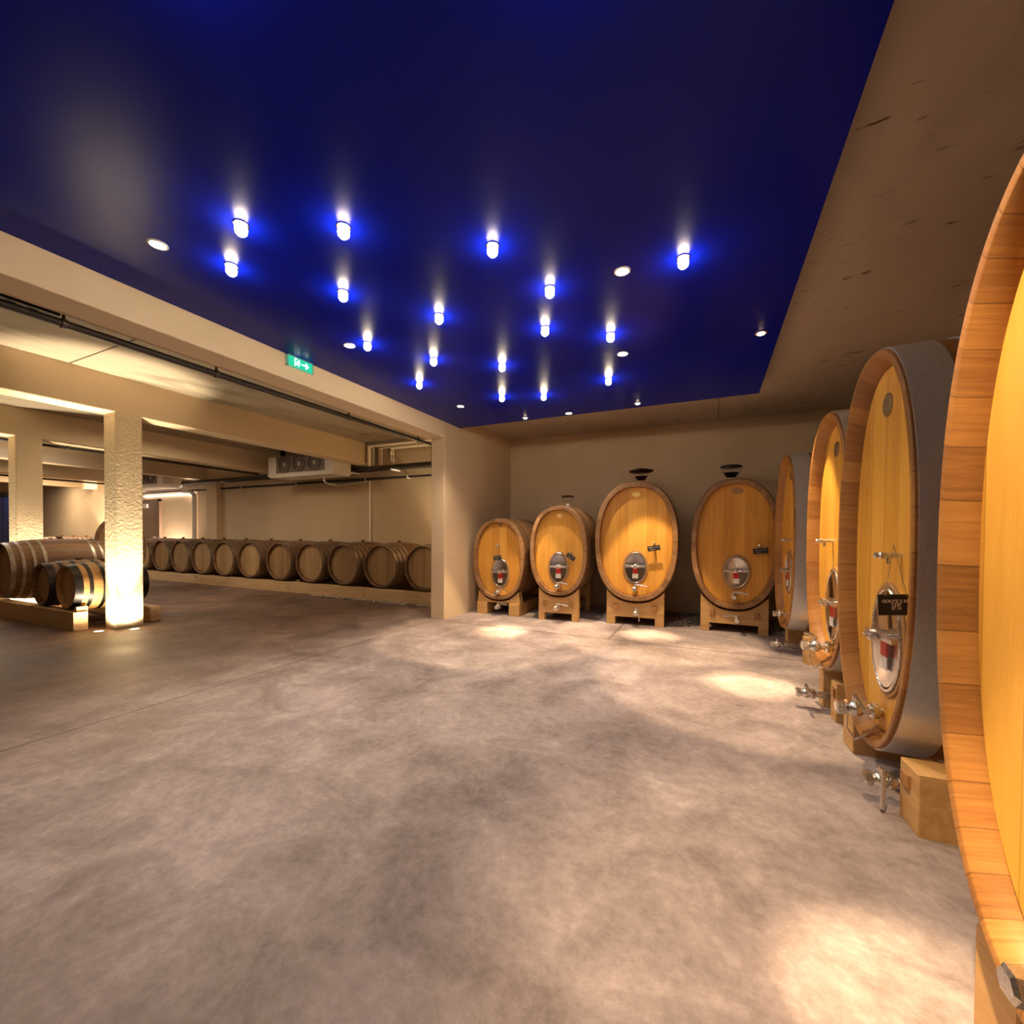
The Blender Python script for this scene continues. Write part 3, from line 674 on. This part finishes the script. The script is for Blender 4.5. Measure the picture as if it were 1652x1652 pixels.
# ------------------------------------------------------------------ lamps on the blue panel
ZP = 2.645
def star_lamp(x, y, label):
    r = thing('star_lamp', label, 'ceiling lamp', (x, y, ZP), 0, 'star lamps on the blue ceiling panel')
    b = nb(); lathe(b, [(.034, 0), (.034, -.005), (.020, -.008), (.016, -.008)], 'z', n=20); obj('ring', b, m_steel_sat, r, True)
    b = nb(); lathe(b, [(.020, -.006), (.026, -.012), (.028, -.026), (.026, -.042), (.016, -.053), (0, -.056)], 'z', n=16); obj('bulb', b, m_bulb, r, True)
    l = bpy.data.lights.new('star_light', 'POINT'); l.energy = P_STAR; l.color = STARC; l.shadow_soft_size = .03
    lo = link('star_light', l, r); lo.location = (0, 0, -.035)
    return r
def flush_lamp(x, y, label):
    r = thing('flush_lamp', label, 'ceiling lamp', (x, y, ZP), 0, 'flush lamps on the blue ceiling panel')
    b = nb(); lathe(b, [(.045, 0), (.045, -.004), (.036, -.006), (.034, -.003)], 'z', n=24); obj('ring', b, m_white, r, True)
    b = nb(); lathe(b, [(.0, -.0045), (.034, -.0045), (.034, -.001)], 'z', n=24); obj('diffuser', b, m_disc, r, True)
    l = bpy.data.lights.new('flush_light', 'SPOT'); l.energy = P_FLUSH*8; l.color = STARC; l.spot_size = rad(110); l.spot_blend = .8; l.shadow_soft_size = .03
    lo = link('flush_light', l, r); lo.location = (0, 0, -.02)
    return r
def spot_lamp(x, y, aim, power, size, label, blend=.22, core=3.5):
    r = thing('spot_lamp', label, 'ceiling lamp', (x, y, ZP), 0, 'recessed spotlights on the blue ceiling panel')
    b = nb(); lathe(b, [(.042, 0), (.042, -.005), (.032, -.007), (.030, -.003)], 'z', n=24); obj('ring', b, m_steel_sat, r, True)
    b = nb(); sph(b, (0, 0, -.004), .024, (1, 1, .6), 2); obj('lens', b, m_spotlens, r, True)
    dv = Vector(aim)-Vector((x, y, ZP-.03))
    for e, sz, bl in ((power, size, blend), (power*core, 17, 1.0)):
        l = bpy.data.lights.new('spot_light', 'SPOT'); l.energy = e; l.color = WARM; l.spot_size = rad(sz); l.spot_blend = bl; l.shadow_soft_size = .025
        lo = link('spot_light', l, r); lo.location = (0, 0, -.03); lo.rotation_euler = dv.to_track_quat('-Z', 'Y').to_euler()
    return r
stars = [(-2.08, 1.32, 'star lamp at the upper left, above a second one'),
 (-2.45, 1.50, 'star lamp just below the top left pair on the blue ceiling'),
 (-1.64, 1.54, 'star lamp at the top picture edge above the exit sign'),
 (-2.08, 1.95, 'star lamp directly below the one above the exit sign'),
 (-1.04, 1.96, 'large star lamp at the top centre of the blue ceiling'),
 (-.90, 2.44, 'bright star lamp lower right of the large top centre one'),
 (-.15, 2.47, 'largest star lamp, right of centre near the top edge'),
 (-1.70, 2.43, 'lone star lamp in the centre left of the blue ceiling'),
 (-1.10, 2.89, 'star lamp just under the bright middle one'),
 (-.69, 3.18, 'star lamp with a small flush lamp to its lower right'),
 (-2.46, 2.55, 'star lamp right beside a flush lamp, up and right of the exit sign'),
 (-2.16, 3.01, 'upper star lamp of the two near the long beam'),
 (-1.68, 3.36, 'upper star lamp of the vertical pair above the two left casks'),
 (-2.63, 3.43, 'star lamp closest to the long beam'),
 (-2.06, 4.12, 'lower star lamp of the vertical pair above the two left casks'),
 (-1.63, 4.26, 'small star lamp above the second cask, near the panel end'),
 (-.90, 4.08, 'star lamp above the cask with the brass plate')]
for s_ in stars: star_lamp(*s_)
for x, y, lb in [(-2.62, 1.23, 'flush lamp at the top left of the blue ceiling'), (-.47, 2.45, 'flush lamp beside the largest star lamp'), (-.67, 3.56, 'flush lamp below a star lamp in the right half of the panel'),
                 (-2.62, 2.52, 'flush lamp up and right of the exit sign'), (-2.66, 4.24, 'small flush lamp near the far left corner of the panel'), (-1.59, 5.02, 'small flush lamp on the far edge above the second and third casks')]:
    flush_lamp(x, y, lb)
spot_lamp(-2.16, 4.99, (-2.23, 4.50, 0), P_SPOT, 56, 'warm recessed spotlight on the far panel edge above the first two casks')
spot_lamp(-.76, 4.95, (-.62, 5.08, 0), P_SPOT, 50, 'warm recessed spotlight on the far panel edge above the cask with the brass plate')
spot_lamp(.32, 3.61, (.30, 3.75, 0), P_SPOT, 52, 'lone warm spotlight at the right side of the blue panel')
spot_lamp(.12, .95, (.50, 1.30, 0), P_SPOT*.8, 56, 'warm spotlight above the nearest cask', .6)
for x, y in ((-1.2, .55), (-2.4, .2), (-.3, .9), (-1.0, -.7), (-2.3, -1.2), (.0, -.6), (-1.6, -2.4)):
    star_lamp(x, y, 'star lamp on the near part of the blue ceiling, outside the photographed strip')

# ------------------------------------------------------------------ ground uplights
def uplight(x, y, aim, power, size, label, blend=.6, col=UPC):
    r = thing('ground_uplight', label, 'uplight', (x, y, 0), 0, 'uplights set in the floor')
    b = nb(); lathe(b, [(.055, -.01), (.055, .006), (.042, .009), (.040, .004)], 'z', n=24); obj('ring', b, m_steel_sat, r, True)
    b = nb(); lathe(b, [(.040, -.005), (.040, .005), (.0, .007)], 'z', n=24); obj('lens', b, m_uplens, r, True)
    dv = Vector(aim)-Vector((x, y, .03))
    for e, sz, bl in ((power, size, blend), (power*.12, 165, 1.0)):
        l = bpy.data.lights.new('up_light', 'SPOT'); l.energy = e; l.color = col; l.spot_size = rad(sz); l.spot_blend = bl; l.shadow_soft_size = .03
        lo = link('up_light', l, r); lo.location = (0, 0, .03); lo.rotation_euler = dv.to_track_quat('-Z', 'Y').to_euler()
uplight(-6.33, 2.37, (-6.40, 2.40, 2.5), P_UP, 44, 'floor uplight in front of the lit column, near the rail end')
uplight(-6.12, 2.62, (-6.22, 2.55, 2.9), P_UP, 40, 'floor uplight at the side of the lit column')
uplight(-9.30, 2.39, (-9.34, 2.42, 2.5), P_UP, 75, 'floor uplight before the rear column')
uplight(-9.03, 2.66, (-9.06, 2.66, 2.9), P_UP, 75, 'floor uplight at the side of the rear column')
uplight(-12.03, 2.66, (-12.1, 2.66, 2.9), P_UP*.8, 75, 'floor uplight beside the farthest column')
uplight(-3.72, 6.66, (-3.75, 6.72, 2.5), P_UP*1.6, 95, 'floor uplight behind the pillar wall')
uplight(-13.6, 6.70, (-13.6, 6.79, 2.5), P_UP*1.2, 110, 'floor uplight behind the barrels under the lit wall', .8, (1, .78, .62))
uplight(-16.5, 6.64, (-16.9, 6.90, 2.2), P_UP*3, 80, 'floor uplight throwing a cone on the far back wall', .15, (1, .80, .58))

# ------------------------------------------------------------------ exit sign
r = thing('exit_sign', 'small green lit exit sign on the long beam under the blue ceiling', 'sign', (-3.224, 2.54, 2.597))
b = nb(); box(b, 0, .022, -.118, .118, -.040, .040, .002); obj('panel', b, m_exit, r)
b = nb()
for (y0, y1, z0, z1) in ((-.128, .128, .040, .047), (-.128, .128, -.047, -.040), (-.128, -.119, -.047, .047), (.119, .128, -.047, .047)): box(b, 0, .026, y0, y1, z0, z1, .001)
obj('frame', b, m_acryl, r)
b = nb(); X0, X1 = .0222, .0235   # running figure, doorway and arrow (y to the right on the sign)
def flat(pts):
    n = len(pts); a = [b.verts.new((X0, y, z)) for y, z in pts]; c = [b.verts.new((X1, y, z)) for y, z in pts]
    b.faces.new(a[::-1]); b.faces.new(c)
    for i in range(n): b.faces.new((a[i], a[(i+1) % n], c[(i+1) % n], c[i]))
def seg(p, q, w_):
    p, q = Vector(p), Vector(q); d_ = (q-p).normalized(); n_ = Vector((-d_.y, d_.x))*w_/2
    flat([tuple(p-n_), tuple(q-n_), tuple(q+n_), tuple(p+n_)])
flat([(-.060, -.030), (-.054, -.030), (-.054, .026), (-.034, .026), (-.034, .032), (-.060, .032)])
flat([(-.016+.0062*math.cos(k*math.pi/5), .022+.0062*math.sin(k*math.pi/5)) for k in range(10)])
seg((-.020, .014), (-.030, -.006), .010); seg((-.022, .012), (-.006, .004), .005); seg((-.022, .012), (-.040, .008), .005); seg((-.040, .008), (-.044, -.002), .005)
seg((-.030, -.006), (-.016, -.012), .006); seg((-.016, -.012), (-.020, -.028), .006); seg((-.030, -.006), (-.040, -.018), .006); seg((-.040, -.018), (-.050, -.020), .006)
seg((.008, .0), (.060, .0), .009); seg((.075, .0), (.048, .022), .009); seg((.075, .0), (.048, -.022), .009)
bmesh.ops.recalc_face_normals(b, faces=b.faces); obj('pictogram', b, m_exit_w, r)

# ------------------------------------------------------------------ pipes, trays, ventilation
def hung_pipe(name, label, x, y0, y1, z, r_, clamps, mat, ztop, cat='pipe', group=None):
    r = thing(name, label, cat, (x, y0, z), 0, group)
    b = nb(); cyl(b, (0, 0, 0), (0, y1-y0, 0), r_, 16); obj('tube', b, mat, r, True)
    for c in clamps:
        b = nb(); tube(b, [(0, c-y0-.012, 0), (0, c-y0+.012, 0)], r_*1.25, 16); box(b, -.006, .006, c-y0-.006, c-y0+.006, r_, ztop-z); obj('clamp', b, m_tray, r)
    return r
hung_pipe('drain_line', 'black pipe hung under the long beam edge, running to the back wall', -3.545, -4.9, 6.44, 2.40, .024, (-3.0, 1.18, 2.05, 3.4, 4.6, 6.0), m_pipe, 2.95)
hung_pipe('drain_line', 'black pipe along the second beam, behind the front column', -9.53, -1, 6.44, 2.51, .022, (3.2, 4.6, 5.4), m_pipe, 2.95)
hung_pipe('drain_line', 'thin black pipe along the far beam, seen between the two columns', -15.56, -1, 6.44, 2.50, .024, (3.2, 4.6, 5.4), m_pipe, 2.95)
r = thing('cable_channel', 'grey cable channel with row of clips at the left end of the long beam', 'cable channel', (-3.545, .2, 2.435))
b = nb(); box(b, -.02, .02, -2.0, .96, .0, .006); box(b, -.02, -.016, -2.0, .96, 0, .03); box(b, .016, .02, -2, .96, 0, .03); obj('channel', b, m_tray, r)
for i in range(8):
    b = nb(); y = .86-.085*i; box(b, -.075, -.021, y-.018, y+.018, -.004, .004); box(b, -.075, -.069, y-.018, y+.018, -.02, .004); obj('clip', b, m_tray, r)
# tray along the back wall
r = thing('cable_tray', 'perforated metal cable tray along the back wall above the barrels', 'cable tray', (-3.46, 6.62, 2.43))
b = nb(); LT = 12.0
for y in (-.11, .11): box(b, -LT, 0, y-.003, y+.003, 0, .07)
n = 150
for i in range(n): x = -LT+LT*(i+.5)/n; box(b, x-.012, x+.012, -.11, .11, -.002, .003)
box(b, -LT, 0, -.05, -.03, -.003, .002); box(b, -LT, 0, .04, .06, -.003, .002); obj('tray', b, m_tray, r)
b = nb()
for y, zr in ((-.08, .012), (-.05, .010), (.02, .014), (.07, .011)): tube(b, [(-LT, y, .018), (-LT*.6, y+.02, .02), (-LT*.3, y-.015, .018), (0, y, .02)], zr, 8)
obj('cables', b, m_pipe, r, True)
for x in (-1.1, -2.2, -3.3, -5.5, -7.6, -9.7):
    b = nb(); box(b, x-.015, x+.015, -.14, .17, -.035, -.008, .002); obj('bracket', b, m_lacq, r)
r = thing('wall_pipe', 'black pipe fixed to the back wall under the cable tray', 'pipe', (-3.46, 6.765, 2.285))
b = nb(); cyl(b, (0, 0, 0), (-12.4, 0, 0), .022, 12); obj('tube', b, m_pipe, r, True)
for x in (-.9, -2.0, -3.1, -5.2, -7.2, -9.2):
    b = nb(); box(b, x-.01, x+.01, -.03, .045, -.03, .03, .002); obj('clip', b, m_lacq, r)
# insulated ducts turning down the end of the beam
ductlab = ['outer of the three cream ducts running along the bay ceiling by the back wall', 'middle of the three cream ducts by the back wall', 'inner of the three cream ducts, closest to the back wall']
for i, lb in enumerate(ductlab):
    yy = 6.47+.11*i; xx = -6.20+.20*i; zz = 2.90-.02*i
    b = nb(); tube(b, [(-3.52, yy, zz), (xx, yy, zz), (xx, yy, 2.50)], .032, 12); o = obj('ceiling_duct', b, m_beam, None, True); tag(o, lb, 'duct', 'cream ducts near the back wall')
for x in (-4.1, -4.75):
    b = nb(); cyl(b, (x, 6.56, 2.49), (x, 6.56, 2.96), .005, 8); o = obj('hanger_rod', b, m_tray, None); tag(o, 'thin steel rod holding up the cable tray, %s the pillar wall' % ('nearer' if x > -4.5 else 'farther from'), 'hanger rod')
# white drainpipe on the wall
r = thing('drainpipe', 'white condensate drainpipe dropping from the fan unit and down the back wall', 'pipe', (-6.46, 6.77, 0))
b = nb(); tube(b, [(-.62, -.62, 2.30), (-.62, -.62, 2.20), (-.70, -.45, 2.17)], .014, 10); obj('outlet', b, m_pvc, r, True)
b = nb(); tube(b, [(-.70, -.45, 2.17), (-.95, 0, 2.21), (0, 0, 2.235), (0, 0, .02)], .014, 10); obj('downpipe', b, m_pvc, r, True)
for z in (.9, 1.45, 2.0):
    b = nb(); lathe(b, [(.019, 0), (.019, .03)], 'z', (0, 0, z), 12); obj('clip', b, m_pvc, r, True)
r = thing('drainpipe', 'thick white downpipe beside the shallow pilaster on the back wall', 'pipe', (-12.62, 6.72, 0))
b = nb(); cyl(b, (0, 0, .02), (0, 0, 2.14), .055, 14); obj('downpipe', b, m_pvc, r, True)
b = nb(); tube(b, [(0, 0, 2.14), (-.1, 0, 2.22), (-.5, 0, 2.24)], .055, 12); obj('elbow', b, m_pvc, r, True)
# fan units
def fan_unit(loc, label):
    r = thing('fan_unit', label, 'fan unit', loc, 0, 'ceiling hung fan units')   # origin: bottom centre of the front face
    b = nb(); box(b, -.97, .97, .0, .42, .05, .42, .01); obj('housing', b, m_lacq, r)
    b = nb(); box(b, -.70, .70, -.012, -.001, .07, .41, .004); obj('fan_plate', b, m_grille, r)
    for i in (-1, 0, 1):
        x = i*.44; b = nb(); lathe(b, [(.165, -.012), (.165, -.035), (.150, -.040), (.145, -.020)], 'y', (x, 0, .235), 32)
        f = obj('fan', b, m_grille, r, True)
        b = nb(); lathe(b, [(.0, -.024), (.045, -.024), (.045, -.013), (0, -.0125)], 'y', (x, 0, .235), 20); obj('hub', b, m_lacq, f, True)
        b = nb(); lathe(b, [(.147, -.0135), (.147, -.0125), (.0, -.0125)], 'y', (x, 0, .235), 28); obj('opening', b, m_black, f)
        b = nb()
        for k in range(5):
            a0 = k*2*math.pi/5; pts = [(.045, a0), (.135, a0-.12), (.14, a0+.5), (.045, a0+.4)]
            vs = [b.verts.new((x+q*math.cos(t_), -.016-.003*(j in (2, 3)), .235+q*math.sin(t_))) for j, (q, t_) in enumerate(pts)]
            ws = [b.verts.new(v.co+Vector((0, .002, 0))) for v in vs]
            b.faces.new(vs); b.faces.new(ws[::-1])
            for j in range(4): b.faces.new((vs[j], ws[j], ws[(j+1) % 4], vs[(j+1) % 4]))
        bmesh.ops.recalc_face_normals(b, faces=b.faces); obj('blades', b, m_grille, f)
        b = nb()
        for q in (.06, .10, .14):
            tube(b, [(x+q*math.cos(t_*math.pi/12), -.036, .235+q*math.sin(t_*math.pi/12)) for t_ in range(25)], .002, 5)
        for t_ in range(4):
            c_, s2 = math.cos(t_*math.pi/4), math.sin(t_*math.pi/4); cyl(b, (x-.15*c_, -.036, .235-.15*s2), (x+.15*c_, -.036, .235+.15*s2), .002, 5)
        obj('guard', b, m_tray, f)
    b = nb(); prism(b, [(-.99, .05), (.99, .05), (.90, -.02), (-.90, -.02)], -.02, .44, .004); obj('drip_tray', b, m_lacq, r)
    for x in (-.8, .8):
        b = nb(); box(b, x-.02, x+.02, .16, .26, .42, 2.962-loc[2], .003); obj('bracket', b, m_tray, r)
    return r
fan_unit((-7.60, 6.0, 2.33), 'white three-fan cooling unit hung behind the beam of the lit column')
fan_unit((-13.60, 6.0, 2.33), 'farther three-fan cooling unit, mostly hidden by the lit column')
# white wall conduit, its lit look put in as emission, and battens
b = nb(); box(b, -15.3, -12.75, YB-.035, YB-.005, 2.19, 2.215); o = obj('wall_conduit', b, m_conduit_glow, None); tag(o, 'long white conduit above the brown door, its pinkish lit look put in as glow', 'conduit')
def batten(x, y, power, col, mat, label):
    r = thing('batten_light', label, 'batten light', (x, y, 2.93), 0, 'batten lights in the barrel bays')
    b = nb(); box(b, -.04, .04, -.6, .6, 0, .03, .004); obj('housing', b, m_lacq, r)
    b = nb(); cyl(b, (0, -.58, -.015), (0, .58, -.015), .013, 12); obj('lamp_tube', b, mat, r, True)
    l = bpy.data.lights.new('batten_lamp', 'AREA'); l.shape = 'RECTANGLE'; l.size = .05; l.size_y = 1.2; l.energy = power; l.color = col; l.spread = rad(170)
    lo = link('batten_lamp', l, r); lo.location = (0, 0, -.035)
batten(-11.0, 3.0, 26, (.86, .92, 1.0), m_batten, 'bluish white batten light in the bay between the two columns')
batten(-7.9, 4.0, 42, (1.0, .76, .50), m_bulbwarm, 'added warm batten light, unseen in the bay of the nearer fan unit')  # warm battens from here on are unseen, added to brighten the bays
batten(-13.7, 3.6, 55, (1.0, .76, .50), m_bulbwarm, 'added warm batten light, unseen in the bay of the farther fan unit')
batten(-17.2, 5.3, 80, (1.0, .76, .50), m_bulbwarm, 'added warm batten light, unseen in the bay before the blue curtain')
batten(-19.6, 5.5, 70, (1.0, .76, .50), m_bulbwarm, 'added warm batten light, unseen in the last bay')
# blue strip curtain
r = thing('strip_curtain', 'blue strip curtain at the far left edge of the picture', 'curtain', (-20.5, 5.4, 0))
b = nb(); box(b, -1.3, 1.3, -.02, .04, 2.26, 2.40, .004); obj('header', b, m_tray, r)
for i in range(13):
    x = -1.2+.2*i; b = nb(); box(b, x-.105, x+.105, -.004+(.006 if i % 2 else 0), .0+(.006 if i % 2 else 0), .02, 2.30); obj('strip', b, m_curtain, r)

# ------------------------------------------------------------------ gravel beds
def gravel(name, label, rects, n, avoid=()):
    bm = nb(); rnd = random.Random(3)
    tot = sum((r[1]-r[0])*(r[3]-r[2]) for r in rects); k = 0
    while k < n:
        q = rnd.random()*tot
        for r in rects:
            ar = (r[1]-r[0])*(r[3]-r[2])
            if q < ar: break
            q -= ar
        x, y = rnd.uniform(r[0], r[1]), rnd.uniform(r[2], r[3])
        k += 1
        s = rnd.uniform(.010, .022)
        if any(a[0]-s < x < a[1]+s and a[2]-s < y < a[3]+s for a in avoid): continue
        m = Matrix.Translation((x, y, s*.45)) @ Matrix.Rotation(rnd.random()*6.3, 4, 'Z') @ Matrix.Diagonal((s*rnd.uniform(.8, 1.3), s*rnd.uniform(.7, 1.1), s*.7, 1))
        bmesh.ops.create_icosphere(bm, subdivisions=1, radius=1, matrix=m)
    o = obj(name, bm, m_pebble, None, True); return tag(o, label, 'gravel', None, 'stuff')
gravel('gravel', 'strip of pale gravel on the floor behind the oval casks', [(-2.3, .9, 5.75, 6.75)], 2600,
       [(-3.1, -2.3, 5.3, 6.7), (-2.24, -1.44, 5.3, 6.7), (-1.34, -.42, 5.4, 6.8), (-.14, .68, 5.5, 6.8)])
gravel('gravel', 'narrow strip of pale gravel along the long barrel rail', [(-6.6, -3.5, 5.42, 5.545)], 700)
